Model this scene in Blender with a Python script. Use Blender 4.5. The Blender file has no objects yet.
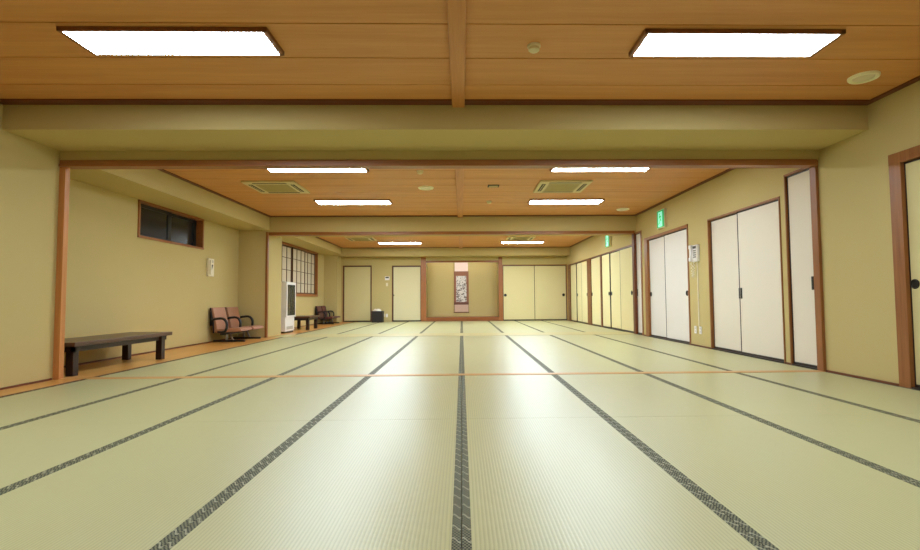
import bpy, bmesh, math, random
from mathutils import Vector, Matrix
random.seed(7)
SC = bpy.context.scene
COL = SC.collection
PI = math.pi

# ------------------------------------------------------------------ materials
def lin(c):
    return tuple((v / 255 / 12.92) if v / 255 <= .04045 else ((v / 255 + .055) / 1.055) ** 2.4 for v in c) + (1.0,)

class NT:
    def __init__(s, name):
        s.m = bpy.data.materials.new(name); s.m.use_nodes = True
        s.t = s.m.node_tree; s.n = s.t.nodes; s.l = s.t.links
        s.b = s.n['Principled BSDF']
    def node(s, typ, **kw):
        n = s.n.new(typ)
        for k, v in kw.items():
            if k.startswith('i_'):
                n.inputs[k[2:].replace('_', ' ')].default_value = v
            else: setattr(n, k, v)
        return n
    def link(s, a, b): s.l.new(a, b)
    def math(s, op, a, b=None, clamp=False):
        n = s.node('ShaderNodeMath', operation=op); n.use_clamp = clamp
        for i, v in enumerate((a, b)):
            if v is None: continue
            if hasattr(v, 'links'): s.link(v, n.inputs[i])
            else: n.inputs[i].default_value = v
        return n.outputs[0]
    def mix(s, fac, a, b):
        n = s.node('ShaderNodeMix', data_type='RGBA')
        for sock, v in ((n.inputs[0], fac), (n.inputs[6], a), (n.inputs[7], b)):
            if hasattr(v, 'links'): s.link(v, sock)
            else: sock.default_value = v
        return n.outputs[2]
    def coord(s, scale=(1, 1, 1)):
        c = s.node('ShaderNodeTexCoord'); mp = s.node('ShaderNodeMapping')
        mp.inputs['Scale'].default_value = scale
        s.link(c.outputs['Object'], mp.inputs[0]); return mp.outputs[0]
    def noise(s, scale, vec, detail=3, rough=.5):
        n = s.node('ShaderNodeTexNoise'); n.inputs['Scale'].default_value = scale
        n.inputs['Detail'].default_value = detail; n.inputs['Roughness'].default_value = rough
        s.link(vec, n.inputs['Vector']); return n.outputs['Fac']
    def bump(s, h, strength=.2, dist=.01):
        n = s.node('ShaderNodeBump'); n.inputs['Strength'].default_value = strength
        n.inputs['Distance'].default_value = dist
        s.link(h, n.inputs['Height']); s.link(n.outputs[0], s.b.inputs['Normal'])

def plain(name, c, rough=.5, metal=0, spec=.5, var=.05):
    t = NT(name); col = lin(c)
    f = t.noise(14, t.coord(), 2)
    d = tuple(v * (1 - var) for v in col[:3]) + (1,); u = tuple(min(1, v * (1 + var)) for v in col[:3]) + (1,)
    t.link(t.mix(f, d, u), t.b.inputs['Base Color'])
    t.b.inputs['Roughness'].default_value = rough; t.b.inputs['Metallic'].default_value = metal
    t.b.inputs['Specular IOR Level'].default_value = spec
    return t.m

def plaster(name, c):
    t = NT(name); col = lin(c); co = t.coord()
    f = t.noise(1.1, co, 3); g = t.noise(220, co, 3)
    a = t.mix(f, tuple(v * .95 for v in col[:3]) + (1,), tuple(v * 1.05 for v in col[:3]) + (1,))
    t.link(t.mix(g, a, tuple(v * .93 for v in col[:3]) + (1,)), t.b.inputs['Base Color'])
    t.b.inputs['Roughness'].default_value = .88; t.b.inputs['Specular IOR Level'].default_value = .25
    t.bump(g, .15, .003); return t.m

def wood(name, a, b, axis='Z', rough=.42, grain=26, stretch=.05, spec=.4):
    t = NT(name); sc = {'X': (stretch, 1, 1), 'Y': (1, stretch, 1), 'Z': (1, 1, stretch)}[axis]
    co = t.coord(sc); f = t.noise(grain, co, 5, .6); g = t.noise(grain * 5, co, 2)
    r = t.node('ShaderNodeValToRGB'); r.color_ramp.elements[0].position = .3; r.color_ramp.elements[1].position = .72
    r.color_ramp.elements[0].color = lin(a); r.color_ramp.elements[1].color = lin(b)
    t.link(t.math('ADD', t.math('MULTIPLY', f, .75), t.math('MULTIPLY', g, .25)), r.inputs[0])
    t.link(r.outputs[0], t.b.inputs['Base Color'])
    t.b.inputs['Roughness'].default_value = rough; t.b.inputs['Specular IOR Level'].default_value = spec
    t.bump(g, .06, .002); return t.m

def emit(name, c, strength):
    t = NT(name); k = lin(c) if max(c) > 2 else tuple(c) + (1.0,)
    t.b.inputs['Base Color'].default_value = lin((235, 235, 235)) if max(c) <= 2 else k
    t.b.inputs['Emission Color'].default_value = k; t.b.inputs['Emission Strength'].default_value = strength
    t.b.inputs['Roughness'].default_value = .4; return t.m

def tatami_mat():
    t = NT('tatami_rush'); co = t.coord()
    sp = t.node('ShaderNodeSeparateXYZ'); t.link(co, sp.inputs[0])
    x, y = sp.outputs[0], sp.outputs[1]
    rib = t.math('SINE', t.math('MULTIPLY', x, 2 * PI / .0136))
    rib01 = t.math('MULTIPLY_ADD', rib, .5); rib01.node.inputs[2].default_value = .5
    c2 = t.coord((14, .8, 1)); f = t.noise(9, c2, 4, .65)
    c3 = t.coord((4, 260, 1)); rush = t.noise(3, c3, 2)
    big = t.noise(.9, co, 2)
    base = t.mix(f, lin((182, 177, 128)), lin((200, 195, 147)))
    base = t.mix(t.math('MULTIPLY', big, .5), base, lin((188, 180, 122)))
    dark = t.math('MULTIPLY', t.math('POWER', t.math('SUBTRACT', 1.0, rib01), 3.0), .55)
    base = t.mix(dark, base, lin((150, 146, 105)))
    base = t.mix(t.math('MULTIPLY', rush, .16), base, lin((165, 163, 120)))
    t.link(base, t.b.inputs['Base Color'])
    t.b.inputs['Roughness'].default_value = .35; t.b.inputs['Specular IOR Level'].default_value = .95
    t.bump(t.math('ADD', rib01, t.math('MULTIPLY', rush, .6)), .13, .002); return t.m

def heri_mat():
    t = NT('tatami_border_brocade'); co = t.coord()
    sp = t.node('ShaderNodeSeparateXYZ'); t.link(co, sp.inputs[0])
    x, y = sp.outputs[0], sp.outputs[1]
    ch = t.node('ShaderNodeTexChecker'); ch.inputs['Scale'].default_value = 1
    mp = t.node('ShaderNodeMapping'); mp.inputs['Scale'].default_value = (165, 110, 0.001)
    mp.inputs['Location'].default_value = (.37, .31, .5)
    mp.inputs['Rotation'].default_value = (0, 0, .0)
    t.link(co, mp.inputs[0]); t.link(mp.outputs[0], ch.inputs['Vector'])
    # small wavy light motif every 75 mm
    wav = t.math('ADD', t.math('MULTIPLY', y, 2 * PI / .085), t.math('MULTIPLY', t.math('SINE', t.math('MULTIPLY', x, 150.0)), 1.1))
    mot = t.math('GREATER_THAN', t.math('SINE', wav), .93)
    base = t.mix(ch.outputs['Fac'], lin((42, 42, 30)), lin((126, 124, 96)))
    base = t.mix(t.math('MULTIPLY', mot, .75), base, lin((176, 172, 146)))
    t.link(base, t.b.inputs['Base Color'])
    t.b.inputs['Roughness'].default_value = .62; t.b.inputs['Specular IOR Level'].default_value = .22
    return t.m

def painting_mat():
    t = NT('ink_painting'); co = t.coord((1, 1, 1))
    sp = t.node('ShaderNodeSeparateXYZ'); t.link(co, sp.inputs[0]); z = sp.outputs[2]
    v = t.node('ShaderNodeTexVoronoi'); v.inputs['Scale'].default_value = 17; t.link(co, v.inputs['Vector'])
    f = t.noise(19, co, 4, .65)
    dens = t.math('MULTIPLY_ADD', z, .10); dens.node.inputs[2].default_value = .45
    inkf = t.math('GREATER_THAN', f, dens)
    col = t.mix(inkf, lin((222, 214, 208)), lin((118, 104, 100)))
    wh = t.math('LESS_THAN', v.outputs['Distance'], .23)
    col = t.mix(t.math('MULTIPLY', wh, t.math('GREATER_THAN', f, .5)), col, lin((240, 236, 232)))
    t.link(col, t.b.inputs['Base Color']); t.b.inputs['Roughness'].default_value = .8; return t.m

def paper(name, c, rough=.75):
    t = NT(name); col = lin(c); co = t.coord()
    f = t.noise(60, co, 4, .7); g = t.noise(2, co, 2)
    a = t.mix(f, tuple(v * .96 for v in col[:3]) + (1,), col)
    t.link(t.mix(t.math('MULTIPLY', g, .4), a, tuple(v * .95 for v in col[:3]) + (1,)), t.b.inputs['Base Color'])
    t.b.inputs['Roughness'].default_value = rough; t.b.inputs['Specular IOR Level'].default_value = .3
    t.bump(f, .05, .002); return t.m

def glass(name, tint=(.9, .95, .95, 1)):
    t = NT(name); out = t.n['Material Output']
    tr = t.node('ShaderNodeBsdfTransparent'); tr.inputs[0].default_value = tint
    gl = t.node('ShaderNodeBsdfGlossy'); gl.inputs['Roughness'].default_value = .05
    fr = t.node('ShaderNodeFresnel'); fr.inputs[0].default_value = 1.45
    mx = t.node('ShaderNodeMixShader'); t.link(fr.outputs[0], mx.inputs[0]); t.link(tr.outputs[0], mx.inputs[1]); t.link(gl.outputs[0], mx.inputs[2])
    t.link(mx.outputs[0], out.inputs[0]); return t.m

M = dict(
    wall=plaster('khaki_plaster', (196, 176, 120)),
    tatami=tatami_mat(), heri=heri_mat(),
    ceil=wood('ceiling_cedar', (192, 130, 68), (214, 154, 92), 'X', .5, 9, .06),
    groove=plain('ceiling_groove', (74, 42, 20), .8),
    rib=wood('ceiling_rib_wood', (176, 112, 52), (204, 140, 76), 'Y', .42, 20, .05),
    trimx=wood('trim_wood_across', (132, 78, 34), (166, 106, 54), 'X', .4),
    trimy=wood('trim_wood_along', (106, 60, 28), (138, 84, 42), 'Y', .4),
    darktrim=wood('dark_ceiling_trim', (92, 46, 22), (118, 64, 34), 'X', .5),
    darktrimy=wood('dark_ceiling_trim_along', (92, 46, 22), (118, 64, 34), 'Y', .5),
    post=wood('post_wood', (182, 114, 58), (208, 144, 84), 'Z', .4),
    frame=wood('door_frame_wood', (128, 76, 36), (160, 104, 56), 'Z', .42),
    toko=wood('alcove_wood', (142, 84, 44), (172, 110, 62), 'Z', .4),
    tokox=wood('alcove_wood_across', (124, 68, 34), (154, 94, 50), 'X', .35),
    plank=wood('floor_plank_wood', (196, 134, 60), (220, 162, 86), 'Y', .28, 16, .05, .5),
    sill=wood('sill_wood', (190, 138, 78), (216, 168, 104), 'X', .4, 20),
    widesill=wood('pale_sill_wood', (192, 178, 122), (208, 196, 142), 'X', .4, 20),
    darkedge=plain('dark_lacquer_edge', (44, 26, 20), .4),
    paper_cream=paper('door_paper_cream', (226, 214, 196)),
    paper_white=paper('door_paper_white', (228, 220, 212)),
    paper_yellow=paper('door_paper_yellow', (226, 212, 160)),
    paper_olive=paper('door_paper_olive', (212, 198, 146)), paper_pale=paper('door_paper_pale', (220, 208, 166)),
    shoji=paper('shoji_paper', (206, 192, 168)),
    lattice=wood('shoji_lattice_wood', (70, 44, 24), (96, 62, 34), 'Z', .5),
    winframe=wood('window_frame_wood', (140, 84, 42), (170, 108, 58), 'Y', .45),
    sash=plain('black_sash', (20, 20, 20), .4),
    nightglass=plain('night_glass', (30, 30, 32), .22, 0, .5),
    black=plain('black_plastic', (24, 20, 20), .45),
    handle=plain('black_bronze_pull', (34, 28, 24), .38, .4),
    tablewood=wood('dark_table_wood', (66, 38, 24), (94, 58, 38), 'Y', .3, 22, .05, .5),
    tableleg=wood('dark_table_leg_wood', (38, 22, 16), (56, 33, 24), 'Z', .35),
    vinyl=plain('brown_pink_vinyl', (172, 120, 90), .5),
    vinyl_red=plain('red_brown_vinyl', (92, 48, 46), .5),
    chrome=plain('grey_steel', (150, 146, 138), .3, .8),
    white=plain('white_enamel', (232, 226, 222), .35),
    cream=plain('cream_plastic', (222, 210, 172), .45),
    accream=plain('air_conditioner_cream', (206, 190, 140), .5),
    acgrille=plain('air_conditioner_grille', (172, 154, 100), .6),
    ivory=plain('ivory_plastic', (226, 214, 186), .45), speakerwhite=plain('speaker_cream', (250, 246, 216), .45),
    slot=plain('vent_slot_black', (24, 20, 14), .7),
    grey=plain('mid_grey_plastic', (136, 130, 116), .6),
    darkgrey=plain('dark_grey', (60, 56, 50), .6),
    wicker=plain('dark_wicker', (38, 30, 26), .7),
    tissue=plain('white_tissue', (232, 222, 208), .9),
    lampframe=wood('lamp_frame_wood', (120, 74, 38), (150, 96, 54), 'X', .45),
    diffuser=emit('lamp_diffuser', (.80, .95, 1.07), 33.0), diffuser_mid=emit('brighter_lamp_diffuser', (.80, .95, 1.05), 47.0), diffuser_far=emit('brightest_lamp_diffuser', (.80, .95, 1.05), 72.0),
    exitgreen=emit('exit_green', (14, 150, 92), .7),
    exitwhite=emit('exit_white', (150, 240, 205), .75),
    tube=emit('alcove_tube', (236, 240, 250), 24.0),
    fridgelight=emit('fridge_tube', (240, 250, 255), 40.0),
    glass=glass('clear_glass'),
    scrollpink=plain('pale_pink_silk', (232, 208, 200), .7),
    scrollbrown=plain('brown_brocade', (146, 96, 72), .7, var=.2),
    scrolldark=plain('dark_brocade', (112, 66, 52), .7, var=.2),
    scrolllow=plain('pale_mauve_silk', (206, 172, 150), .7),
    painting=painting_mat(),
    bottlegreen=plain('green_bottle', (52, 84, 50), .2), bottlebrown=plain('brown_bottle', (88, 54, 26), .2),
    bottleclear=plain('pale_bottle', (190, 196, 190), .2), bottlered=plain('red_can', (150, 60, 48), .3),
)

# ------------------------------------------------------------------ mesh helpers
class MB:
    def __init__(s): s.bm = bmesh.new()
    def box(s, x0, x1, y0, y1, z0, z1, bev=0):
        b = bmesh.new()
        bmesh.ops.create_cube(b, size=1)
        for v in b.verts:
            v.co = Vector(((x0 + x1) / 2 + v.co.x * abs(x1 - x0), (y0 + y1) / 2 + v.co.y * abs(y1 - y0), (z0 + z1) / 2 + v.co.z * abs(z1 - z0)))
        if bev: bmesh.ops.bevel(b, geom=b.edges[:], offset=bev, segments=2, profile=.6, affect='EDGES')
        s.add(b); return s
    def add(s, b):
        me = bpy.data.meshes.new('t'); b.to_mesh(me); b.free(); s.bm.from_mesh(me); bpy.data.meshes.remove(me)
    def cyl(s, p0, p1, r0, r1=None, n=20):
        p0, p1 = Vector(p0), Vector(p1); r1 = r0 if r1 is None else r1
        b = bmesh.new(); d = p1 - p0
        bmesh.ops.create_cone(b, cap_ends=True, segments=n, radius1=r0, radius2=r1, depth=d.length)
        m = Matrix.Translation((p0 + p1) / 2) @ d.to_track_quat('Z', 'Y').to_matrix().to_4x4()
        bmesh.ops.transform(b, matrix=m, verts=b.verts[:]); s.add(b); return s
    def lathe(s, prof, center, axis='Z', n=28):
        """prof: list of (r, h) revolved round the axis through center."""
        b = bmesh.new(); rings = []
        for r, h in prof:
            ring = []
            for i in range(n):
                a = 2 * PI * i / n
                ring.append(b.verts.new((r * math.cos(a), r * math.sin(a), h)))
            rings.append(ring)
        for a, c in zip(rings, rings[1:]):
            for i in range(n): b.faces.new((a[i], a[(i + 1) % n], c[(i + 1) % n], c[i]))
        b.faces.new(rings[0][::-1]); b.faces.new(rings[-1])
        q = {'Z': Matrix.Identity(4), '-Z': Matrix.Rotation(PI, 4, 'X'), '-X': Matrix.Rotation(-PI / 2, 4, 'Y'), 'X': Matrix.Rotation(PI / 2, 4, 'Y'), '-Y': Matrix.Rotation(PI / 2, 4, 'X')}[axis]
        bmesh.ops.transform(b, matrix=Matrix.Translation(center) @ q, verts=b.verts[:]); s.add(b); return s
    def tube(s, pts, r, n=10, flat=None):
        """sweep a round (or flat=(rx,rz)-scaled) section along a polyline."""
        pts = [Vector(p) for p in pts]; b = bmesh.new(); rings = []
        up = Vector((0, 1, 0))
        for i, p in enumerate(pts):
            d = (pts[min(i + 1, len(pts) - 1)] - pts[max(i - 1, 0)]).normalized()
            sd = d.cross(up)
            if sd.length < .1: sd = d.cross(Vector((1, 0, 0)))
            sd.normalize(); u2 = sd.cross(d).normalized()
            ra, rb = flat or (r, r)
            rings.append([b.verts.new(p + sd * ra * math.cos(2 * PI * k / n) + u2 * rb * math.sin(2 * PI * k / n)) for k in range(n)])
        for a, c in zip(rings, rings[1:]):
            for i in range(n): b.faces.new((a[i], a[(i + 1) % n], c[(i + 1) % n], c[i]))
        b.faces.new(rings[0][::-1]); b.faces.new(rings[-1])
        bmesh.ops.recalc_face_normals(b, faces=b.faces[:]); s.add(b); return s
    def prism(s, poly, d, origin=(0, 0, 0), plane='XZ', bev=0):
        """extrude a polygon given in a plane (XZ -> along Y, YZ -> along X, XY -> along Z) by d."""
        b = bmesh.new(); o = Vector(origin)
        f = {'XZ': lambda a, c: Vector((a, 0, c)), 'YZ': lambda a, c: Vector((0, a, c)), 'XY': lambda a, c: Vector((a, c, 0))}[plane]
        ex = {'XZ': Vector((0, d, 0)), 'YZ': Vector((d, 0, 0)), 'XY': Vector((0, 0, d))}[plane]
        vs = [b.verts.new(o + f(*p)) for p in poly]; fc = b.faces.new(vs)
        g = bmesh.ops.extrude_face_region(b, geom=[fc])
        bmesh.ops.translate(b, vec=ex, verts=[v for v in g['geom'] if isinstance(v, bmesh.types.BMVert)])
        bmesh.ops.recalc_face_normals(b, faces=b.faces[:])
        if bev: bmesh.ops.bevel(b, geom=b.edges[:], offset=bev, segments=2, affect='EDGES')
        s.add(b); return s

def wloc(o):
    v = Vector((0, 0, 0))
    while o is not None: v += o.location; o = o.parent
    return v

def obj(name, mb, mat, parent=None, smooth=False, loc=None):
    """links the collected mesh as ONE object; coordinates in mb are world ones."""
    me = bpy.data.meshes.new(name)
    o = bpy.data.objects.new(name, me); COL.objects.link(o)
    if parent is not None: o.parent = parent
    base = wloc(parent) if parent is not None else Vector((0, 0, 0))
    if loc is not None: o.location = Vector(loc) - base
    off = base + o.location
    bmesh.ops.translate(mb.bm, vec=-off, verts=mb.bm.verts[:])
    mb.bm.to_mesh(me); mb.bm.free(); me.materials.append(mat)
    if smooth:
        for p in me.polygons: p.use_smooth = True
        try: me.set_sharp_from_angle(angle=math.radians(40))
        except Exception: pass
    return o

def tag(o, label, cat, group=None, kind=None):
    o['label'] = label; o['category'] = cat
    if group: o['group'] = group
    if kind: o['kind'] = kind
    return o

def thing(name, loc, label, cat, group=None, kind=None):
    o = bpy.data.objects.new(name, None); COL.objects.link(o); o.location = loc
    o.empty_display_size = .1
    return tag(o, label, cat, group, kind)

def copy_thing(src, loc, label):
    c = src.copy(); COL.objects.link(c); c.location = loc; c['label'] = label
    for ch in src.children:
        k = ch.copy(); COL.objects.link(k); k.parent = c
        for g in ch.children:
            h = g.copy(); COL.objects.link(h); h.parent = k
    return c

def struct(name, mb, mat, label, cat):
    o = obj(name, mb, mat); return tag(o, label, cat, None, 'structure')

# ------------------------------------------------------------------ dimensions (metres)
W = .91
XR, XL, XF = 3.635, -4.55, -3.95        # right wall, far-left wall, left wall of the front room
HC = 2.464                              # ceiling
Y0, YS1, YP2, YB = -2.6, 4.97, 10.2, 17.06
B1Y, B1Z = 4.29, 2.2345                 # first ceiling beam: front face, underside
PLX = -3.645                            # edge between tatami and the wooden strip

# planes: map (t, d, z) -> world; d = distance into the room from the wall face
def on_right(t, d, z): return (XR - d, t, z)
def on_left(t, d, z): return (XL + d, t, z)
def on_back(t, d, z): return (t, YB - d, z)
def pbox(mb, pl, t0, t1, d0, d1, z0, z1, bev=0):
    a, b = pl(t0, d0, z0), pl(t1, d1, z1)
    return mb.box(min(a[0], b[0]), max(a[0], b[0]), min(a[1], b[1]), max(a[1], b[1]), min(a[2], b[2]), max(a[2], b[2]), bev)

def wall_cells(mb, pl, t0, t1, z0, z1, openings, th=.14):
    ts = sorted({t0, t1, *[o[0] for o in openings], *[o[1] for o in openings]})
    for a, b in zip(ts, ts[1:]):
        m = (a + b) / 2; zs = [(z0, z1)]
        for o in openings:
            if o[0] < m < o[1]:
                new = []
                for c, d in zs:
                    if o[2] > c: new.append((c, o[2]))
                    if o[3] < d: new.append((o[3], d))
                zs = new
        for c, d in zs:
            if d - c > 1e-4: pbox(mb, pl, a, b, -th, 0, c, d)
    return mb

# ------------------------------------------------------------------ floor
mb = MB(); mb.box(XL - .14, XR + .14, Y0 - .14, YB + 1.0, -.12, -.05)
struct('floor', mb, M['widesill'], 'bare boards under the tatami of the long hall', 'floor')
mb = MB(); mb.box(PLX, XR, Y0, 1.328, -.05, 0)
struct('floor_rear', mb, M['tatami'], 'tatami floor behind the viewer in the front room', 'floor')
mb = MB()
mb.box(XF, PLX - .002, Y0, YS1 - .055, -.05, 0)
mb.box(XL, PLX - .002, YS1 - .055, YP2, -.05, 0)
mb.box(-3.98, PLX - .002, YP2, 11.05, -.05, 0)
mb.box(XL, PLX - .002, 11.05, YB, -.05, 0)
struct('floor_left', mb, M['plank'], 'shiny orange wooden plank strip between the tatami and the left walls', 'floor')
mb = MB(); mb.box(PLX - .012, PLX + .002, Y0, YP2, -.04, .004); mb.box(PLX - .012, PLX + .002, 11.0, YB, -.04, .004)
struct('trim_1', mb, M['darktrimy'], 'thin dark edging where the tatami meets the wooden plank strip', 'edging')
mb = MB(); mb.box(-3.9, XR, YS1 - .05, YS1 + .05, -.05, .004, .003)
struct('trim_2', mb, M['sill'], 'narrow orange wooden sill across the floor between front and middle rooms', 'sill')
mb = MB(); mb.box(-3.9, XR, 10.21, 10.99, -.05, .003, .003)
struct('trim_3', mb, M['widesill'], 'wide pale wooden sill across the floor before the far room', 'sill')

COLS = {-4: 'along the wooden strip at the left', -3: 'third left of central seam', -2: 'second left of central seam', -1: 'just left of central seam',
        0: 'just right of central seam', 1: 'second right of central seam', 2: 'third right of central seam', 3: 'along the right wall'}
ROWS = [(1.33, 3.15, 'nearest row of all'), (3.15, 4.918, 'row just before the narrow orange sill'),
        (5.022, 6.75, 'row just behind the narrow orange sill'), (6.75, 8.48, 'middle row of the middle room'), (8.48, 10.208, 'row just before the wide pale sill'),
        (10.992, 12.81, 'row just behind the wide pale sill'), (12.81, 14.63, 'second row of the far room'), (14.63, 16.45, 'third row of the far room'), (16.45, 17.03, 'short last row at the far wall')]
for y0, y1, rl in ROWS:
    proto = None; g = .0012
    for k, cl in COLS.items():
        x = (k + .5) * W - .005; y = (y0 + y1) / 2
        lab = 'tatami mat ' + cl + ', ' + rl
        if proto is None:
            proto = thing('tatami_mat', (x, y, -.05), lab, 'tatami mat', 'tatami mats covering the hall floor')
            mb = MB(); mb.box(x - W / 2 + .031, x + W / 2 - .031, y0 + g, y1 - g, -.05, 0)
            obj('rush_surface', mb, M['tatami'], proto, loc=(x, y, 0))
            for s in (-1, 1):
                mb = MB(); a, b = sorted((x + s * (W / 2 - g), x + s * (W / 2 - .031)))
                mb.box(a, b, y0 + g, y1 - g, -.05, .0008)
                obj('cloth_border', mb, M['heri'], proto, loc=(x + s * (W / 2 - .016), y, 0))
        else:
            copy_thing(proto, (x, y, -.05), lab)

# ------------------------------------------------------------------ ceiling
def boards(mb, x0, x1, y0, y1, phase):
    y = phase
    while y > y0: y -= .4415
    while y < y1:
        a, b = max(y, y0), min(y + .4415, y1)
        if b - a > .01: mb.box(x0, x1, a + .0045, b - .0045, HC, HC + .02, .004)
        y += .4415
mb = MB()
boards(mb, XF, XR, Y0, B1Y, 3.0224); boards(mb, -3.93, XR, YS1 + .05, YP2, 5.23); boards(mb, -3.93, XR, 11.0, 16.45, 11.2)
struct('ceiling', mb, M['ceil'], 'orange brown wooden board ceiling with cross seams', 'ceiling')
mb = MB(); mb.box(XL - .14, XR + .14, Y0 - .14, YB + 1.0, HC + .021, HC + .1)
struct('ceiling_backing', mb, M['groove'], 'dark backing seen in the ceiling seams', 'ceiling')
for i, (a, b, wh) in enumerate(((Y0, B1Y - .001, 'front'), (YS1 + .05, YP2 - .001, 'middle'), (11.0, 16.449, 'far'))):
    mb = MB(); mb.box(-.075, .035, a, b, HC - .035, HC, .006)
    struct('trim_%d' % (4 + i), mb, M['rib'], 'wooden rib running down the middle of the %s room ceiling' % wh, 'ceiling rib')

# ------------------------------------------------------------------ walls, beams, pillars
DR = [  # right wall door openings: start, end, top
    (2.05, 4.09, 1.94), (5.015, 5.45, 2.115), (5.545, 7.205, 1.895), (7.85, 9.745, 1.925), (9.90, 10.30, 2.11), (10.40, 16.88, 1.89)]
mb = wall_cells(MB(), on_right, Y0, YB, 0, HC, [(a, b, -.01, c) for a, b, c in DR])
mb.box(XR, XR + .14, Y0, YB, -.05, -.0)
struct('wall_right', mb, M['wall'], 'long khaki plaster wall on the right lined with sliding doors', 'wall')
mb = MB(); mb.box(XF - .5, XF, Y0, YS1 - .05, -.05, HC)
struct('wall_front_left', mb, M['wall'], 'khaki plaster wall at the left of the front room', 'wall')
mb = MB(); mb.box(XL - .14, XR + .14, Y0 - .14, Y0, -.05, HC)
struct('wall_rear', mb, M['wall'], 'khaki plaster wall behind the viewer', 'wall')
mb = wall_cells(MB(), on_left, YS1 - .05, YB, -.05, HC, [(7.03, 8.80, 1.65, 2.165), (12.40, 15.72, .86, 2.20)])
struct('wall_left', mb, M['wall'], 'khaki plaster wall at the left of the middle and far rooms', 'wall')
mb = wall_cells(MB(), on_back, XL - .14, XR + .14, -.05, HC, [(-4.06, -3.08, -.01, 1.925), (-2.385, -1.395, -.01, 1.915), (-1.39, 1.39, 0, 2.24), (1.40, XR, -.01, 1.925)])
struct('wall_back', mb, M['wall'], 'khaki plaster end wall with the picture alcove', 'wall')
# alcove
mb = MB(); mb.box(-1.5, 1.5, YB + .62, YB + .74, -.05, 2.46); mb.box(-1.36, -1.22, YB + .02, YB + .62, -.05, 2.46); mb.box(1.27, 1.41, YB + .02, YB + .62, -.05, 2.46)
mb.box(-1.3, 1.3, YB + .1, YB + .62, 2.25, 2.3)
struct('wall_alcove', mb, M['wall'], 'khaki plaster inside of the picture alcove', 'wall')
mb = MB(); mb.box(-1.22, 1.27, YB - .03, YB + .62, -.05, .135)
struct('floor_alcove', mb, M['tokox'], 'raised wooden floor and front board of the picture alcove', 'alcove floor')
# beams
mb = MB(); mb.box(XF, XR, B1Y, YS1 - .06, B1Z, HC + .02); mb.box(XL, XR, YS1 - .06, YS1 + .05, 2.14, HC + .02)
struct('wall_beam_front', mb, M['wall'], 'plastered ceiling beam across the front room above the lintel', 'beam')
mb = MB(); mb.box(XL, XR, YP2, 11.02, 2.15, HC + .02)
struct('wall_beam_middle', mb, M['wall'], 'plastered ceiling beam between the middle and far rooms', 'beam')
mb = MB(); mb.box(XL, XR, 16.45, YB, 2.20, HC + .02)
struct('wall_beam_back', mb, M['wall'], 'plastered ceiling beam along the far end wall', 'beam')
mb = MB(); mb.box(XL, -3.93, YS1 + .05, YP2, 2.185, HC + .02); mb.box(XL, -3.95, 11.02, 16.45, 2.245, HC + .02)
struct('wall_beam_left', mb, M['wall'], 'plastered boxed beam along the top of the left wall', 'beam')
mb = MB(); mb.box(XL, -3.98, YP2, 11.05, -.05, 2.15)
struct('wall_pillar_middle', mb, M['wall'], 'square plaster pillar at the left between middle and far rooms', 'pillar')
mb = MB(); mb.box(XL, -4.12, 16.5, YB, -.05, 2.2)
struct('wall_pillar_back', mb, M['wall'], 'square plaster pillar in the far left corner', 'pillar')
mb = MB(); mb.box(XL, XF + .005, YS1 - .05, YS1 + .05, 0, 2.14)
struct('wall_stub_left', mb, M['wall'], 'short return wall behind the left wooden post', 'wall')

# lintels, posts
mb = MB(); mb.box(-3.94, XR - .03, YS1 - .075, YS1 + .05, 2.08, 2.14, .003); mb.box(-3.94, XR - .03, YS1 - .085, YS1 - .06, 2.075, 2.10, .002)
struct('trim_7', mb, M['trimx'], 'wooden lintel over the opening from front to middle room', 'lintel')
mb = MB(); mb.box(-3.98, XR - .03, YP2 + .02, YP2 + .2, 2.09, 2.15, .003)
struct('trim_8', mb, M['trimx'], 'wooden lintel over the opening into the far room', 'lintel')
mb = MB(); mb.box(-3.955, -3.892, YS1 - .06, YS1 + .0, .0, 2.08, .003); mb.box(-3.975, -3.95, YS1 - .052, YS1 + .05, 0, 2.08)
struct('trim_9', mb, M['post'], 'orange wooden post left of the opening to the middle room', 'post')
mb = MB(); mb.box(XR - .03, XR + .01, 4.925, 5.015, 0, 2.14, .004)
struct('trim_10', mb, M['frame'], 'wooden post right of the opening to the middle room', 'post')
mb = MB(); mb.box(-4.0, -3.955, YP2 - .01, YP2 + .06, 0, 2.15, .004)
struct('trim_11', mb, M['frame'], 'wooden post on the left pillar at the far room opening', 'post')
mb = MB(); mb.box(XR - .045, XR + .01, 10.24, 10.36, 0, 2.1, .004)
struct('trim_12', mb, M['darktrim'], 'dark wooden post at the right of the far room opening', 'post')
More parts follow.
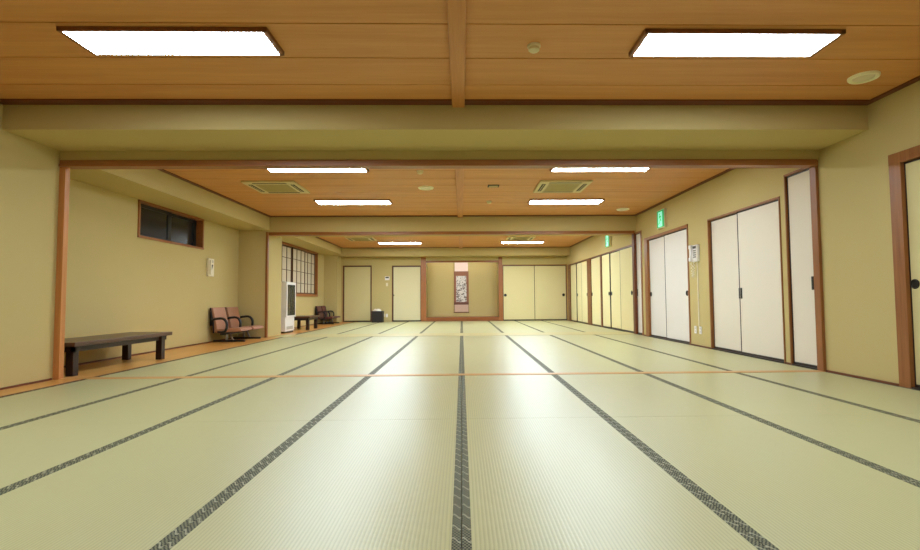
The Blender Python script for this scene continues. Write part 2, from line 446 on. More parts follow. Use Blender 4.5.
# crown trims
n = 13
for nm, parts_, mat, lab in (
    ('a', [(XF, XR, B1Y - .1, B1Y)], 'darktrim', 'dark ceiling moulding along the front beam'),
    ('b', [(XR - .06, XR, Y0, B1Y - .1)], 'darktrimy', 'dark ceiling moulding along the right wall of the front room'),
    ('c', [(XF, XF + .06, Y0, B1Y - .1)], 'darktrimy', 'dark ceiling moulding along the left wall of the front room'),
    ('d', [(-3.93, XR, YP2 - .1, YP2)], 'darktrim', 'dark ceiling moulding along the second beam'),
    ('e', [(XR - .06, XR, YS1 + .05, YP2 - .1)], 'darktrimy', 'dark ceiling moulding along the right wall of the middle room'),
    ('f', [(-3.93, -3.87, YS1 + .05, YP2 - .1)], 'darktrimy', 'dark ceiling moulding along the boxed beam of the middle room'),
    ('g', [(-3.95, XR, 16.35, 16.45)], 'darktrim', 'dark ceiling moulding along the far end beam'),
    ('h', [(XR - .06, XR, 11.02, 16.35)], 'darktrimy', 'dark ceiling moulding along the right wall of the far room'),
    ('i', [(-3.95, -3.89, 11.02, 16.35)], 'darktrimy', 'dark ceiling moulding along the boxed beam of the far room')):
    mb = MB()
    for a, b, c, d in parts_: mb.box(a, b, c, d, HC - .012, HC)
    struct('trim_%d' % n, mb, M[mat], lab, 'moulding'); n += 1
mb = MB(); mb.box(XL + .002, XL + .012, YS1 + .05, YP2, 0, .02); mb.box(XL + .002, XL + .012, 11.05, 16.5, 0, .02); mb.box(XF, XF + .01, Y0, YS1 - .08, 0, .018)
struct('baseboard_left', mb, M['darktrimy'], 'low brown skirting at the foot of the left walls', 'baseboard')
mb = MB()
for a, b in ((4.09, 4.92), (5.45, 5.545), (7.205, 7.85), (9.745, 9.90)): mb.box(XR - .012, XR, a, b, 0, .02)
struct('baseboard_right', mb, M['darktrimy'], 'thin dark skirting between the doors of the right wall', 'baseboard')
mb = MB(); mb.box(-4.12, -1.40, YB - .012, YB, 2.19, 2.215); mb.box(1.40, XR, YB - .012, YB, 2.19, 2.215)
struct('trim_22', mb, M['darktrim'], 'thin dark strip painted as the shadow under the far end beam', 'shadow strip')  # dark strip stands in for the shadow at the beam's underside

# ------------------------------------------------------------------ doors
def door(name, label, pl, t0, t1, top, panels, pap, jamb=(.02, .02), head=.03, mat='frame', edge=.018, handles=(), proud=.012, hr=.032, rec=.012):
    """panels: list of (t_start, t_end); handles: (panel index, t, z, 'round' | 'tall')."""
    cen = pl((t0 + t1) / 2, 0, 0)
    r = thing(name, cen, label, 'door', None, 'structure')
    mb = MB()
    if jamb[0]: pbox(mb, pl, t0, t0 + jamb[0], -.12, proud, 0, top, .002)
    if jamb[1]: pbox(mb, pl, t1 - jamb[1], t1, -.12, proud, 0, top, .002)
    pbox(mb, pl, t0, t1, -.12, proud + .002, top - head, top, .002)
    obj('door_frame', mb, M[mat], r)
    mb = MB(); pbox(mb, pl, t0 + jamb[0], t1 - jamb[1], -.12, proud - .004, -.0, .014)
    obj('threshold', mb, M['darkedge'], r)
    mb = MB(); pbox(mb, pl, t0 + jamb[0], t1 - jamb[1], -.118, -.10, .014, top - head)
    obj('inner_board', mb, M['darkedge'], r)
    for i, (a, b) in enumerate(panels):
        d0 = -rec if i % 2 == 0 else -rec - .02
        mb = MB(); pbox(mb, pl, a + edge * .5, b - edge * .5, d0 - .02, d0 - .002, .02, top - head - .004)
        p = obj('sliding_panel', mb, M[pap], r, loc=pl((a + b) / 2, d0, .9))
        mb = MB()
        pbox(mb, pl, a, a + edge, d0 - .022, d0, .015, top - head - .001); pbox(mb, pl, b - edge, b, d0 - .022, d0, .015, top - head - .001)
        pbox(mb, pl, a + edge, b - edge, d0 - .022, d0, .015, .015 + edge * 1.4); pbox(mb, pl, a + edge, b - edge, d0 - .022, d0, top - head - edge, top - head - .001)
        obj('panel_border', mb, M['darkedge'], p)
        for h in handles:
            if h[0] != i: continue
            mb = MB(); c = pl(h[1], d0 - .002, h[2])
            ax = {on_right: '-X', on_left: 'X', on_back: '-Y'}[pl]
            if h[3] == 'round':
                mb.lathe([(hr, 0), (hr, .005), (hr * .85, .008), (hr * .72, .003), (.001, .002)], c, ax, 24)
            else:
                pbox(mb, pl, h[1] - .016, h[1] + .016, d0 - .004, d0 + .006, h[2] - .07, h[2] + .07, .003)
            obj('pull_handle', mb, M['handle'], p, smooth=True)
    return r

door('door_1', 'sliding door nearest the viewer on the right wall, cut by the photo edge', on_right, 2.05, 4.09, 1.94, [(2.13, 3.06), (3.04, 3.985)], 'paper_olive',
     (.09, .11), .09, handles=[(1, 3.935, .845, 'round'), (0, 2.2, .845, 'round')], hr=.04, rec=.002, edge=.016)
door('door_2', 'tall very narrow white panel door beside the right wooden post', on_right, 5.015, 5.45, 2.115, [(5.022, 5.435)], 'paper_cream', (.005, .014), .022,
     handles=[(0, 5.085, .89, 'tall')])
door('door_3', 'pair of cream sliding doors between narrow panel door and wall telephone', on_right, 5.545, 7.205, 1.895, [(5.56, 6.46), (6.44, 7.19)], 'paper_cream',
     (.016, .016), .024, handles=[(0, 6.41, .80, 'tall'), (1, 6.485, .80, 'tall')])
door('door_4', 'pair of white sliding doors under the nearer green exit sign', on_right, 7.85, 9.745, 1.925, [(7.885, 8.83), (8.81, 9.61)], 'paper_white',
     (.035, .15), .05, handles=[(0, 7.97, .82, 'round'), (1, 9.555, .82, 'round')], hr=.045)
door('door_5', 'tall very narrow white panel door beside the far opening post', on_right, 9.90, 10.30, 2.11, [(9.955, 10.295)], 'paper_white', (.055, .004), .028,
     handles=[(0, 10.24, .86, 'tall')])
cup = [(10.425, 11.33), (11.32, 12.13), (12.12, 12.80)], [(12.92, 13.86)], [(14.27, 15.02), (15.0, 15.71), (15.69, 16.50)]
door('door_6', 'three folding cream cupboard doors in the far room nearest the viewer', on_right, 10.40, 12.86, 1.89, cup[0], 'paper_yellow', (.02, .06), .03, 'trimy',
     handles=[(0, 10.56, .86, 'round'), (1, 12.06, .86, 'round'), (2, 12.20, .86, 'round')], hr=.05, rec=.004)
door('door_7', 'single cream cupboard door between the two triple cupboards', on_right, 12.86, 14.05, 1.89, cup[1], 'paper_yellow', (.06, .19), .03, 'trimy',
     handles=[(0, 13.80, .86, 'round')], hr=.05, rec=.004)
door('door_8', 'three folding yellow cupboard doors at the far right corner', on_right, 14.05, 16.88, 1.89, cup[2], 'paper_yellow', (.22, .37), .03, 'trimy',
     handles=[(1, 15.64, .86, 'round'), (0, 14.34, .86, 'round')], hr=.05, rec=.004)
door('door_9', 'pair of yellow sliding doors right of the picture alcove', on_back, 1.40, XR, 1.925, [(1.42, 2.52), (2.50, XR - .02)], 'paper_yellow', (.02, .02), .03, 'trimx',
     handles=[(0, 1.50, .875, 'round'), (1, XR - .12, .875, 'round')], hr=.05)
door('door_10', 'tan sliding door at the far left behind the black bin', on_back, -4.06, -3.08, 1.925, [(-4.03, -3.105)], 'paper_olive', (.03, .025), .03, 'darktrim')
door('door_11', 'cream sliding door immediately left of the picture alcove', on_back, -2.385, -1.395, 1.915, [(-2.355, -1.40)], 'paper_pale', (.03, .005), .03, 'darktrim',
     handles=[(0, -2.325, .90, 'round')], hr=.02)

# ------------------------------------------------------------------ alcove woodwork, scroll, lamp
mb = MB(); mb.box(-1.395, -1.22, YB - .05, YB + .12, 0, 2.20, .004)
struct('trim_23', mb, M['toko'], 'thick wooden post left of the picture alcove', 'post')
mb = MB(); mb.box(1.27, 1.40, YB - .05, YB + .12, 0, 2.20, .004)
struct('trim_24', mb, M['toko'], 'wooden post right of the picture alcove', 'post')
mb = MB(); mb.box(-1.22, 1.27, YB - .03, YB + .08, 2.015, 2.075, .004)
struct('trim_25', mb, M['tokox'], 'wooden lintel over the picture alcove', 'lintel')
mb = MB(); mb.box(-1.22, 1.27, YB - .02, YB + .06, 2.075, 2.25)
struct('wall_alcove_top', mb, M['wall'], 'plaster strip above the alcove lintel', 'wall')
lp = thing('alcove_lamp', (0, YB + .2, 2.20), 'hidden tube lamp lighting the picture alcove behind its lintel', 'lamp')
mb = MB(); mb.box(-1.12, 1.17, YB + .16, YB + .24, 2.213, 2.245, .004); obj('lamp_housing', mb, M['white'], lp)
mb = MB(); mb.cyl((-1.1, YB + .2, 2.20), (1.15, YB + .2, 2.20), .014, n=12); obj('lamp_tube', mb, M['tube'], lp, smooth=True)

ys = YB + .62
sc_ = thing('hanging_scroll', (0, ys, .28), 'hanging picture scroll with brown brocade border in the wooden alcove', 'scroll')
mb = MB(); mb.box(-.245, .225, ys - .012, ys - .006, 1.735, 2.12); obj('upper_silk', mb, M['scrollpink'], sc_)
mb = MB(); mb.box(-.27, .25, ys - .016, ys - .006, .555, 1.74); obj('mounting', mb, M['scrollbrown'], sc_)
mb = MB(); mb.box(-.27, .25, ys - .018, ys - .015, .555, .64); obj('lower_border', mb, M['scrolldark'], sc_)
mb = MB(); mb.box(-.195, .17, ys - .021, ys - .015, .648, 1.575); obj('painting', mb, M['painting'], sc_)
mb = MB(); mb.box(-.255, .235, ys - .014, ys - .006, .29, .556); obj('lower_silk', mb, M['scrolllow'], sc_)
mb = MB(); mb.cyl((-.285, ys - .02, .285), (.265, ys - .02, .285), .014, n=14); obj('roller', mb, M['scrolldark'], sc_, smooth=True)
mb = MB(); mb.box(-.275, -.262, ys - .012, ys - .004, .29, 2.12); mb.box(.242, .25, ys - .012, ys - .004, .29, .56); obj('edge_cord', mb, M['scrolldark'], sc_)

# ------------------------------------------------------------------ windows
w1 = thing('window_1', (XL, 7.915, 1.65), 'high dark two pane window on the left wall of the middle room', 'window', None, 'structure')
mb = MB()
pbox(mb, on_left, 7.03, 7.065, -.14, .018, 1.65, 2.185, .002); pbox(mb, on_left, 8.76, 8.80, -.14, .018, 1.65, 2.185, .002)
pbox(mb, on_left, 7.03, 8.80, -.14, .022, 1.65, 1.682, .002); pbox(mb, on_left, 7.03, 8.80, -.14, .018, 2.16, 2.185, .002)
obj('window_frame', mb, M['winframe'], w1)
for a, b, d in ((7.065, 7.96, -.07), (7.87, 8.76, -.10)):
    mb = MB(); z0, z1 = 1.682, 2.16
    pbox(mb, on_left, a, a + .06, d - .025, d, z0, z1); pbox(mb, on_left, b - .09, b, d - .025, d, z0, z1)
    pbox(mb, on_left, a, b, d - .025, d, z0, z0 + .03); pbox(mb, on_left, a, b, d - .025, d, z1 - .05, z1)
    s = obj('sash', mb, M['sash'], w1)
    mb = MB(); pbox(mb, on_left, a + .06, b - .09, d - .018, d - .012, z0 + .03, z1 - .05); obj('pane', mb, M['nightglass'], s)
w2 = thing('window_2', (XL, 14.06, .86), 'wide paper screen window with dark lattice above the vending fridge', 'window', None, 'structure')
w2['label'] = 'wide paper screen window with dark lattice behind the white display fridge'
mb = MB()
pbox(mb, on_left, 12.40, 12.46, -.14, .03, .86, 2.24, .003); pbox(mb, on_left, 15.66, 15.72, -.14, .03, .86, 2.24, .003)
pbox(mb, on_left, 12.40, 15.72, -.14, .035, .86, .93, .003); pbox(mb, on_left, 12.40, 15.72, -.14, .03, 2.19, 2.24, .003)
obj('window_frame', mb, M['winframe'], w2)
for i in range(3):
    a = 12.46 + i * 1.0667; b = a + 1.0667; d = -.03 if i % 2 else -.06
    mb = MB(); pbox(mb, on_left, a + .01, b - .01, d - .012, d - .008, .94, 2.18)
    s = obj('paper_screen', mb, M['shoji'], w2)
    mb = MB()
    pbox(mb, on_left, a, a + .03, d - .02, d + .008, .93, 2.19); pbox(mb, on_left, b - .03, b, d - .02, d + .008, .93, 2.19)
    pbox(mb, on_left, a, b, d - .02, d + .008, .93, .965); pbox(mb, on_left, a, b, d - .02, d + .008, 2.155, 2.19)
    for k in (1, 2):
        t = a + (b - a) * k / 3; pbox(mb, on_left, t - .014, t + .014, d - .008, d + .004, .96, 2.16)
    for z in (1.232, 1.554, 1.877): pbox(mb, on_left, a, b, d - .008, d + .002, z - .008, z + .008)
    obj('lattice', mb, M['lattice'], s)

# ------------------------------------------------------------------ ceiling lamps
def lamp(x, y, label):
    t = thing('ceiling_lamp', (x, y, HC), label, 'ceiling lamp', 'fluorescent ceiling lamps with wooden frames')
    L, S, h = 1.30, .315, .028
    mb = MB()
    mb.box(x - L / 2, x + L / 2, y - S / 2, y - S / 2 + .016, HC - h, HC, .002); mb.box(x - L / 2, x + L / 2, y + S / 2 - .016, y + S / 2, HC - h, HC, .002)
    mb.box(x - L / 2, x - L / 2 + .03, y - S / 2, y + S / 2, HC - h, HC, .002); mb.box(x + L / 2 - .03, x + L / 2, y - S / 2, y + S / 2, HC - h, HC, .002)
    mb.box(x - L / 2, x + L / 2, y - S / 2, y + S / 2, HC - .006, HC)
    obj('lamp_frame', mb, M['lampframe'], t)
    mb = MB(); mb.box(x - L / 2 + .03, x + L / 2 - .03, y - S / 2 + .016, y + S / 2 - .016, HC - h - .002, HC - .008)
    obj('diffuser', mb, M['diffuser'], t)
    return t
l0 = lamp(-1.865, 3.222, 'bright rectangular ceiling lamp left of the rib in the front room')
spots = [(1.83, 3.222, 'bright rectangular ceiling lamp right of the rib in the front room'),
         (-1.865, 1.1, 'ceiling lamp out of view above the viewer, left of the rib'), (1.83, 1.1, 'ceiling lamp out of view above the viewer, right of the rib'),
         (-1.865, 6.36, 'middle room ceiling lamp left of the rib, mostly hidden by the lintel'), (1.83, 6.36, 'middle room ceiling lamp right of the rib, mostly hidden by the lintel'),
         (-1.865, 8.60, 'fully seen middle room ceiling lamp left of the rib'), (1.83, 8.60, 'fully seen middle room ceiling lamp right of the rib'),
         (-1.865, 12.3, 'added far room ceiling lamp left of the rib, hidden by the second beam'), (1.83, 12.3, 'added far room ceiling lamp right of the rib, hidden by the second beam'),  # unseen pair added to light the far room
         (-1.84, 14.85, 'farthest ceiling lamp left of the rib, in the far room'), (1.83, 14.85, 'farthest ceiling lamp right of the rib, in the far room')]
for x, y, lab in spots:
    c = copy_thing(l0, (x, y, HC), lab)
    if y > 5:
        for k in c.children:
            if k.name.startswith('diffuser'):
                k.material_slots[0].link = 'OBJECT'; k.material_slots[0].material = M['diffuser_mid' if y < 10 else 'diffuser_far']

# ------------------------------------------------------------------ air conditioners
def aircon(x, y, label):
    t = thing('ceiling_air_conditioner', (x, y, HC), label, 'air conditioner', 'cream ceiling air conditioners')
    a = .38
    mb = MB(); mb.box(x - a, x + a, y - a, y + a, HC - .028, HC, .008); obj('cover_panel', mb, M['accream'], t)
    mb = MB(); mb.box(x - .23, x + .23, y - .23, y + .23, HC - .034, HC - .026, .004)
    for k in range(9): mb.box(x - .2, x + .2, y - .2 + k * .05 - .008, y - .2 + k * .05 + .008, HC - .037, HC - .033)
    obj('grille', mb, M['acgrille'], t)
    for sx, sy in ((0, -1), (0, 1), (-1, 0), (1, 0)):
        mb = MB()
        if sx == 0: mb.box(x - .24, x + .24, y + sy * .305 - .026, y + sy * .305 + .026, HC - .031, HC - .026)
        else: mb.box(x + sx * .305 - .026, x + sx * .305 + .026, y - .24, y + .24, HC - .031, HC - .026)
        s = obj('air_slot', mb, M['slot'], t)
        mb = MB()
        if sx == 0: mb.box(x - .24, x + .24, y + sy * .305 - .004, y + sy * .305 + .004, HC - .034, HC - .031)
        else: mb.box(x + sx * .305 - .004, x + sx * .305 + .004, y - .24, y + .24, HC - .034, HC - .031)
        obj('louvre', mb, M['accream'], s)
    return t
a0 = aircon(-2.77, 7.47, 'square cream ceiling air conditioner at the left of the middle room')
copy_thing(a0, (1.53, 7.47, HC), 'square cream ceiling air conditioner at the right of the middle room')
copy_thing(a0, (-2.80, 13.9, HC), 'square cream ceiling air conditioner at the left of the far room')
copy_thing(a0, (1.66, 13.9, HC), 'square cream ceiling air conditioner at the right of the far room')

# ------------------------------------------------------------------ small ceiling fittings
def speaker(x, y, r, label):
    t = thing('ceiling_speaker', (x, y, HC), label, 'speaker', 'round ceiling speakers')
    mb = MB(); mb.lathe([(r, 0), (r, .010), (r * .93, .020), (r * .80, .020), (r * .78, .006), (.001, .006)], (x, y, HC), '-Z', 36); obj('rim_ring', mb, M['speakerwhite'], t, smooth=True)
    mb = MB(); mb.lathe([(r * .70, .005), (r * .68, .012), (.001, .018)], (x, y, HC), '-Z', 32); obj('speaker_grille', mb, M['ivory'], t, smooth=True)
    return t
speaker(3.15, 3.74, .105, 'round cream ceiling speaker in the front room near the right wall')
speaker(-.54, 7.56, .12, 'round cream ceiling speaker left of the rib in the middle room')
speaker(3.12, 9.45, .12, 'round cream ceiling speaker at the right end of the middle room')
def detector(x, y, label, r=.045):
    t = thing('smoke_detector', (x, y, HC), label, 'smoke detector', 'small round smoke detectors')
    mb = MB(); mb.lathe([(r, 0), (r, .012), (r * .95, .016), (.001, .016)], (x, y, HC), '-Z', 24); obj('mounting_plate', mb, M['ivory'], t, smooth=True)
    mb = MB(); mb.lathe([(r * .8, .015), (r * .84, .034), (r * .6, .044), (.001, .046)], (x, y, HC), '-Z', 24); obj('sensor_head', mb, M['cream'], t, smooth=True)
    return t
detector(.50, 3.28, 'small round smoke detector on the front room ceiling beside the rib')
detector(-.545, 6.56, 'small smoke detector just behind the lintel left of the rib')
detector(.49, 8.63, 'small smoke detector right of the rib in the middle room')
detector(-3.08, 13.2, 'small smoke detector left on the far room ceiling')
t = thing('ceiling_inspection_plate', (.49, 7.45, HC), 'small rectangular plate with dark rim on the middle room ceiling', 'ceiling plate')
mb = MB(); mb.box(.405, .575, 7.38, 7.52, HC - .012, HC, .003); obj('plate_rim', mb, M['slot'], t)
mb = MB(); mb.box(.422, .558, 7.397, 7.503, HC - .014, HC - .010); obj('plate_cover', mb, M['acgrille'], t)

# ------------------------------------------------------------------ exit signs
def exit_sign(y, label):
    t = thing('exit_sign', (XR, y, 2.0), label, 'exit sign')
    h, z0 = .165, 2.0
    mb = MB(); pbox(mb, on_right, y - h, y + h, 0, .055, z0, z0 + 2 * h, .006); obj('sign_case', mb, M['cream'], t)
    mb = MB(); pbox(mb, on_right, y - h + .012, y + h - .012, .054, .059, z0 + .012, z0 + 2 * h - .012); obj('sign_face', mb, M['exitgreen'], t)
    # white doorway with a running figure left in green
    mb = MB(); X = XR - .0615
    def strip(poly): mb.prism([(y - a, z0 + h + c) for a, c in poly], -.002, (X + .002, 0, 0), 'YZ')
    strip([(-.09, -.14), (.085, -.14), (.085, .125), (-.09, .125)])
    obj('doorway_panel', mb, M['exitwhite'], t)
    mb = MB(); X = XR - .0640
    def strip(poly): mb.prism([(y - a, z0 + h + c) for a, c in poly], -.002, (X + .002, 0, 0), 'YZ')
    strip([(-.022 + .018 * math.cos(q * PI / 6), .082 + .018 * math.sin(q * PI / 6)) for q in range(12)])
    strip([(-.03, .06), (.012, .055), (.022, -.01), (-.01, -.02)])
    strip([(.018, -.005), (.055, -.04), (.050, -.052), (.004, -.022)])
    strip([(-.012, -.01), (-.03, -.06), (-.075, -.085), (-.070, -.10), (-.014, -.075), (.008, -.02)])
    strip([(-.03, .058), (-.066, .02), (-.058, .012), (-.022, .042)])
    strip([(.010, .05), (.05, .018), (.058, .026), (.018, .062)])
    obj('running_figure', mb, M['exitgreen'], t)
    return t
exit_sign(8.80, 'green lit exit sign above the pair of white sliding doors')
exit_sign(12.07, 'green lit exit sign above the cream cupboard doors in the far room')

# ------------------------------------------------------------------ wall telephone
py = 7.58
t = thing('wall_telephone', (XR, py, 1.29), 'white wall telephone with hanging cord between two door pairs', 'telephone')
mb = MB(); pbox(mb, on_right, py - .10, py + .10, 0, .05, 1.30, 1.56, .012); obj('phone_base', mb, M['white'], t)
mb = MB(); hy = py + .055
mb.box(XR - .085, XR - .05, hy - .024, hy + .024, 1.33, 1.54, .012); mb.box(XR - .095, XR - .045, hy - .028, hy + .028, 1.50, 1.56, .012); mb.box(XR - .095, XR - .045, hy - .028, hy + .028, 1.31, 1.37, .012)
obj('handset', mb, M['white'], t)
mb = MB()
for r in range(4):
    for c in range(3): mb.box(XR - .056, XR - .049, py - .075 + c * .03, py - .053 + c * .03, 1.36 + r * .033, 1.38 + r * .033, .002)
obj('keypad', mb, M['grey'], t)
mb = MB(); mb.box(XR - .055, XR - .049, py - .08, py + .015, 1.50, 1.54, .002); obj('display', mb, M['darkgrey'], t)
mb = MB(); pts = []
for i in range(90):
    u = i / 89; a = u * 30 * PI
    bx = hy + (py - .03 - hy) * u; bz = 1.31 - .28 * math.sin(u * PI) ** .8 * (1 - .25 * u)
    pts.append((XR - .06 + .012 * math.cos(a), bx + .012 * math.sin(a), bz))
mb.tube(pts, .005, 6); obj('coiled_cord', mb, M['ivory'], t, smooth=True)
mb = MB(); pbox(mb, on_right, py - .03, py - .012, 0, .012, .31, 1.30, .002); obj('cable_cover', mb, M['ivory'], t)
def outlet(pl, tt, z, label, holes=2, w=.07, h=.115):
    r = thing('wall_outlet', pl(tt, 0, z - h / 2), label, 'wall outlet')
    mb = MB(); pbox(mb, pl, tt - w / 2, tt + w / 2, 0, .009, z - h / 2, z + h / 2, .003); obj('cover_plate', mb, M['white'], r)
    for k in range(holes):
        mb = MB(); zz = z + (k - (holes - 1) / 2) * .045
        pbox(mb, pl, tt - .014, tt - .009, .009, .0095, zz - .009, zz + .009); pbox(mb, pl, tt + .009, tt + .014, .009, .0095, zz - .009, zz + .009)
        obj('socket', mb, M['darkgrey'], r)
    return r
outlet(on_right, 7.68, .25, 'white wall outlet under the telephone, nearer the white sliding doors')
outlet(on_right, 7.52, .25, 'white wall outlet at the foot of the telephone cable cover')
outlet(on_back, -2.56, .21, 'small white wall outlet low on the end wall beside the cream door')
outlet(on_back, -2.675, .22, 'small white jack plate low on the end wall, just right of the black bin', 1)
t = thing('light_switch', on_back(-2.555, 0, 1.21), 'small cream light switch under the thermostat on the end wall', 'light switch')
mb = MB(); pbox(mb, on_back, -2.592, -2.518, 0, .009, 1.21, 1.325, .003); obj('cover_plate', mb, M['cream'], t)
mb = MB(); pbox(mb, on_back, -2.572, -2.538, .008, .013, 1.24, 1.295, .002); obj('rocker', mb, M['ivory'], t)
t = thing('wall_mounted_thermostat', on_back(-2.548, 0, 1.42), 'white thermostat with dark display between the two end wall doors', 'thermostat')
mb = MB(); pbox(mb, on_back, -2.625, -2.47, 0, .022, 1.415, 1.545, .005); obj('thermostat_case', mb, M['white'], t)
mb = MB(); pbox(mb, on_back, -2.605, -2.49, .021, .024, 1.485, 1.53); obj('display', mb, M['darkgrey'], t)
t = thing('wall_mounted_intercom', on_left(9.03, 0, 1.19), 'cream upright wall intercom below and right of the dark high window', 'intercom')
mb = MB(); pbox(mb, on_left, 8.935, 9.13, 0, .04, 1.19, 1.51, .008); obj('intercom_case', mb, M['ivory'], t)
mb = MB(); pbox(mb, on_left, 8.955, 9.00, .04, .065, 1.22, 1.48, .01); obj('handset', mb, M['ivory'], t)
mb = MB(); mb.prism([(9.03, 1.36), (9.09, 1.40), (9.085, 1.41), (9.045, 1.395), (9.04, 1.30), (9.025, 1.30)], .003, (XL + .0395, 0, 0), 'YZ'); obj('dark_mark', mb, M['darkgrey'], t)
mb = MB()
for k in range(3): pbox(mb, on_left, 9.03, 9.10, .0395, .042, 1.44 + k * .016, 1.447 + k * .016)
obj('speaker_slit', mb, M['grey'], t)

# ------------------------------------------------------------------ low tables
def low_table(x0, x1, y0, y1, h, legs, label, th=.045, lw=.075):
    t = thing('low_table', ((x0 + x1) / 2, (y0 + y1) / 2, 0), label, 'low table')
    mb = MB(); mb.box(x0, x1, y0, y1, h - th, h, .008); obj('tabletop', mb, M['tablewood'], t)
    mb = MB(); i = .05
    za, zb = h - th - .055, h - th
    mb.box(x0 + i, x0 + i + .03, y0 + i, y1 - i, za, zb); mb.box(x1 - i - .03, x1 - i, y0 + i, y1 - i, za, zb)
    mb.box(x0 + i, x1 - i, y0 + i, y0 + i + .03, za, zb); mb.box(x0 + i, x1 - i, y1 - i - .03, y1 - i, za, zb)
    obj('apron', mb, M['tableleg'], t)
    for lx, ly in legs:
        mb = MB(); mb.box(lx - lw / 2, lx + lw / 2, ly - lw / 2, ly + lw / 2, 0, zb, .005); obj('leg', mb, M['tableleg'], t)
    return t
low_table(-4.40, -3.84, 5.03, 6.70, .345, [(-3.945, 5.14), (-4.30, 5.14), (-3.895, 6.53), (-4.315, 6.52)], 'long low dark wooden table behind the left wooden post')
low_table(-4.42, -3.80, 12.52, 13.45, .345, [(-3.89, 12.66), (-4.33, 12.66), (-3.89, 13.34), (-4.33, 13.34)], 'short low dark wooden table beside the white display fridge')

# ------------------------------------------------------------------ twin seats
def twin_seat(yb, label, vin):
    t = thing('twin_seat', (-4.25, yb + .54, 0), label, 'bench seat')
    for k in range(2):
        a, b = yb + .025 + k * .545, yb + .515 + k * .545
        prof = [(-4.44, .235), (-4.02, .262), (-3.975, .245), (-3.955, .215), (-3.975, .195), (-4.44, .175)]
        mb = MB(); mb.prism(prof, b - a, (0, a, 0), 'XZ', .012); obj('seat', mb, vin, t, smooth=True)
        prof = [(-4.44, .20), (-4.395, .20), (-4.41, .34), (-4.44, .46), (-4.475, .62), (-4.495, .632), (-4.515, .615), (-4.50, .46), (-4.475, .34)]
        mb = MB(); mb.prism(prof, b - a - .02, (0, a + .01, 0), 'XZ', .008); s = obj('backrest', mb, vin, t, smooth=True)
        mb = MB()
        for yy in (a - .004, b - .016):
            mb.tube([(-4.455, yy + .01, .17), (-4.455, yy + .01, .34), (-4.485, yy + .01, .47), (-4.515, yy + .01, .625)], .014, 8)
        mb.box(-4.525, -4.505, a + .02, b - .02, .3, .6)
        obj('back_frame', mb, M['black'], s)
    for k in range(3):
        yy = yb + k * .545
        pts = [(-4.47, yy, .40), (-4.42, yy, .425)] + [(-4.31 + .11 * math.sin(q * PI / 2 / 5), yy, .32 + .115 * math.cos(q * PI / 2 / 5)) for q in range(6)] + [(-4.205, yy, .26), (-4.23, yy, .205), (-4.29, yy, .185), (-4.36, yy, .19)]
        mb = MB(); mb.tube(pts, .024, 10, (.022, .028)); obj('armrest', mb, M['black'], t, smooth=True)
    mb = MB(); mb.box(-4.33, -4.26, yb + .01, yb + 1.08, .135, .178, .006); obj('beam', mb, M['black'], t)
    for yy in (yb + .2, yb + .92):
        mb = MB(); mb.tube([(-4.295, yy, .03), (-4.295, yy, .15)], .022, 10); mb.tube([(-4.18, yy, .03), (-4.24, yy, .15)], .016, 10); l = obj('leg', mb, M['chrome'], t, smooth=True)
        mb = MB(); mb.box(-4.53, -3.97, yy - .03, yy + .03, 0, .035, .008); obj('foot_bar', mb, M['black'], l)
    return t
    return t
twin_seat(9.0, 'low twin waiting seat with black arm loops, against the pillar of the middle room', M['vinyl'])
far_seat = twin_seat(15.38, 'low twin waiting seat with black arm loops, in the far left corner', M['vinyl_red'])
far_seat.scale = (.95, .95, .9)

# ------------------------------------------------------------------ display fridge
fx0, fx1, fy0, fy1 = -4.50, -4.0, 11.36, 11.98
t = thing('display_fridge', (-4.25, 11.67, 0), 'white upright glass door display fridge behind the left pillar', 'display fridge')
mb = MB()
mb.box(fx0, fx0 + .03, fy0, fy1, .04, 1.175); mb.box(fx0, fx1, fy0, fy0 + .03, .04, 1.175, .006); mb.box(fx0, fx1, fy1 - .03, fy1, .04, 1.175, .006)
mb.box(fx0, fx1, fy0 + .01, fy1 - .01, 1.12, 1.175, .006); mb.box(fx0, fx1, fy0 + .01, fy1 - .01, .04, .36, .006)
obj('cabinet', mb, M['white'], t)
mb = MB(); mb.box(fx0 + .02, fx1 - .02, fy0 + .02, fy1 - .02, 0, .045); obj('plinth', mb, M['black'], t)
mb = MB()
for k in range(5): mb.box(fx1 - .002, fx1 + .004, fy0 + .1, fy1 - .1, .085 + k * .014, .092 + k * .014)
obj('vent_grille', mb, M['grey'], t)
mb = MB(); dx = fx1
mb.box(dx, dx + .03, fy0, fy0 + .06, .36, 1.17, .004); mb.box(dx, dx + .03, fy1 - .06, fy1, .36, 1.17, .004)
mb.box(dx, dx + .03, fy0 + .06, fy1 - .06, .36, .40, .004); mb.box(dx, dx + .03, fy0 + .06, fy1 - .06, 1.11, 1.17, .004)
d_ = obj('glass_door', mb, M['white'], t)
mb = MB(); mb.box(dx + .020, dx + .026, fy0 + .06, fy1 - .06, .40, 1.11); obj('pane', mb, M['glass'], d_)
mb = MB(); mb.box(dx + .024, dx + .033, fy0 + .29, fy0 + .31, .40, 1.11, .002); mb.box(dx + .024, dx + .033, fy1 - .075, fy1 - .055, .40, 1.11, .002); obj('door_bar', mb, M['black'], d_)
mb = MB(); mb.box(fx0 + .03, fx1 - .01, fy0 + .03, fy1 - .03, .36, .37); mb.box(fx0 + .03, fx0 + .04, fy0 + .03, fy1 - .03, .36, 1.12); obj('inner_liner', mb, M['ivory'], t)
for z in (.60, .84):
    mb = MB(); mb.box(fx0 + .04, fx1 - .03, fy0 + .03, fy1 - .03, z - .012, z, .002); obj('shelf', mb, M['grey'], t)
mb = MB(); mb.cyl((fx1 - .05, fy0 + .08, 1.10), (fx1 - .05, fy1 - .08, 1.10), .012, n=10); obj('light_tube', mb, M['fridgelight'], t, smooth=True)
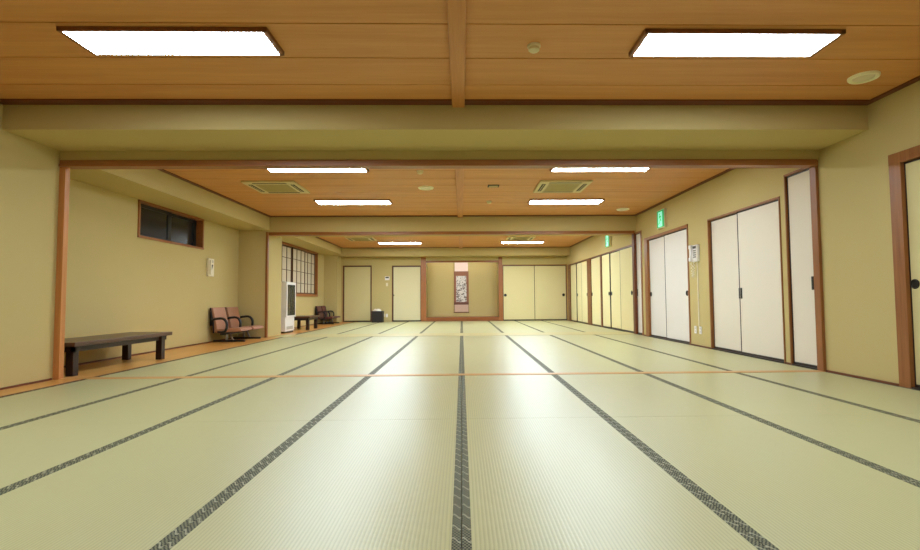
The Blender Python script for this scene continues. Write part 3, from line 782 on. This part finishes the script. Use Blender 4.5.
def bottle(x, y, z, h, r, mat, label, group):
    o = MB(); o.lathe([(r * .9, 0), (r, .006), (r, h * .55), (r * .85, h * .66), (r * .38, h * .8), (r * .36, h * .93), (r * .42, h * .94), (r * .42, h), (.001, h)], (x, y, z), 'Z', 14)
    q = obj('drink_bottle', o, mat, None, True, loc=(x, y, z)); return tag(q, label, 'bottle', group)
bm_ = [M['bottlegreen'], M['bottlebrown'], M['bottleclear'], M['bottlered']]
for zi, (z, nm) in enumerate(((.37, 'bottom'), (.60, 'middle'), (.84, 'top'))):
    for k in range(6):
        bottle(fx1 - .09, fy0 + .085 + k * .09, z + .0005, .19 - .015 * (k % 2), .031, bm_[(k * 3 + zi) % 4], 'small drink bottle on the %s shelf inside the white display fridge' % nm, 'drink bottles on the %s fridge shelf' % nm)

# ------------------------------------------------------------------ bins
t = thing('waste_basket', (-4.33, 12.25, 0), 'small grey basket between the white fridge and the short low table', 'basket')
mb = MB(); mb.lathe([(.10, 0), (.105, .005), (.13, .36), (.135, .365), (.135, .38), (.124, .38), (.115, .20), (.115, .20)], (-4.33, 12.25, 0), 'Z', 24); obj('basket_wall', mb, M['grey'], t, smooth=True)
mb = MB(); mb.lathe([(.10, .2), (.118, .30), (.126, .385), (.10, .41), (.06, .395), (.001, .42)], (-4.33, 12.25, 0), 'Z', 16); obj('bag_liner', mb, M['tissue'], t, smooth=True)
bx, by = -2.80, 16.66
t = thing('black_bin', (bx, by, 0), 'black square bin with white paper on top at the end wall', 'bin')
mb = MB()
mb.prism([(bx - .165, by - .14), (bx + .165, by - .14), (bx + .165, by + .14), (bx - .165, by + .14)], .03, (0, 0, 0), 'XY')
for (x0, x1, y0, y1) in ((bx - .18, bx + .18, by - .155, by - .14), (bx - .18, bx + .18, by + .14, by + .155), (bx - .18, bx - .165, by - .14, by + .14), (bx + .165, bx + .18, by - .14, by + .14)):
    mb.box(x0, x1, y0, y1, .0, .36, .003)
for k in range(6): mb.box(bx - .184, bx + .184, by - .159, by - .155, .03 + k * .055, .06 + k * .055, .002)
obj('bin_body', mb, M['wicker'], t)
mb = MB(); mb.box(bx - .187, bx + .187, by - .162, by - .138, .35, .375, .004); mb.box(bx - .187, bx + .187, by + .138, by + .162, .35, .375, .004)
mb.box(bx - .187, bx - .163, by - .162, by + .162, .35, .375, .004); mb.box(bx + .163, bx + .187, by - .162, by + .162, .35, .375, .004); obj('rim', mb, M['black'], t)
mb = MB()
b = bmesh.new(); bmesh.ops.create_icosphere(b, subdivisions=3, radius=1)
for v in b.verts:
    k = 1 + .16 * math.sin(v.co.x * 7 + v.co.z * 5) * math.cos(v.co.y * 6)
    v.co = Vector((bx - .03 + v.co.x * .135 * k, by + v.co.y * .12 * k, .372 + v.co.z * .075 * k))
mb.add(b); obj('crumpled_paper', mb, M['tissue'], t, smooth=True)

# ------------------------------------------------------------------ world, camera, view
w = bpy.data.worlds.new('World'); SC.world = w; w.use_nodes = True
w.node_tree.nodes['Background'].inputs[0].default_value = (.01, .012, .016, 1); w.node_tree.nodes['Background'].inputs[1].default_value = .3
cam = bpy.data.cameras.new('Camera'); co = bpy.data.objects.new('Camera', cam); COL.objects.link(co)
cam.sensor_fit = 'HORIZONTAL'; cam.sensor_width = 36; cam.lens = 496.677 / 920 * 36; cam.shift_x = -11.488 / 920
cam.clip_start = .05
co.matrix_world = Matrix.Translation((0, 0, .7477)) @ Matrix.Rotation(-.01994, 4, 'Z') @ Matrix.Rotation(PI / 2 + .04857, 4, 'X') @ Matrix.Rotation(-.00696, 4, 'Z')
SC.camera = co
vs = SC.view_settings
vs.view_transform = 'Standard'; vs.look = 'None'; vs.gamma = 1; vs.use_curve_mapping = False; vs.exposure = 0
SC.cycles.use_denoising = True; SC.cycles.max_bounces = 12; SC.cycles.diffuse_bounces = 8
SC.cycles.caustics_reflective = False; SC.cycles.caustics_refractive = False
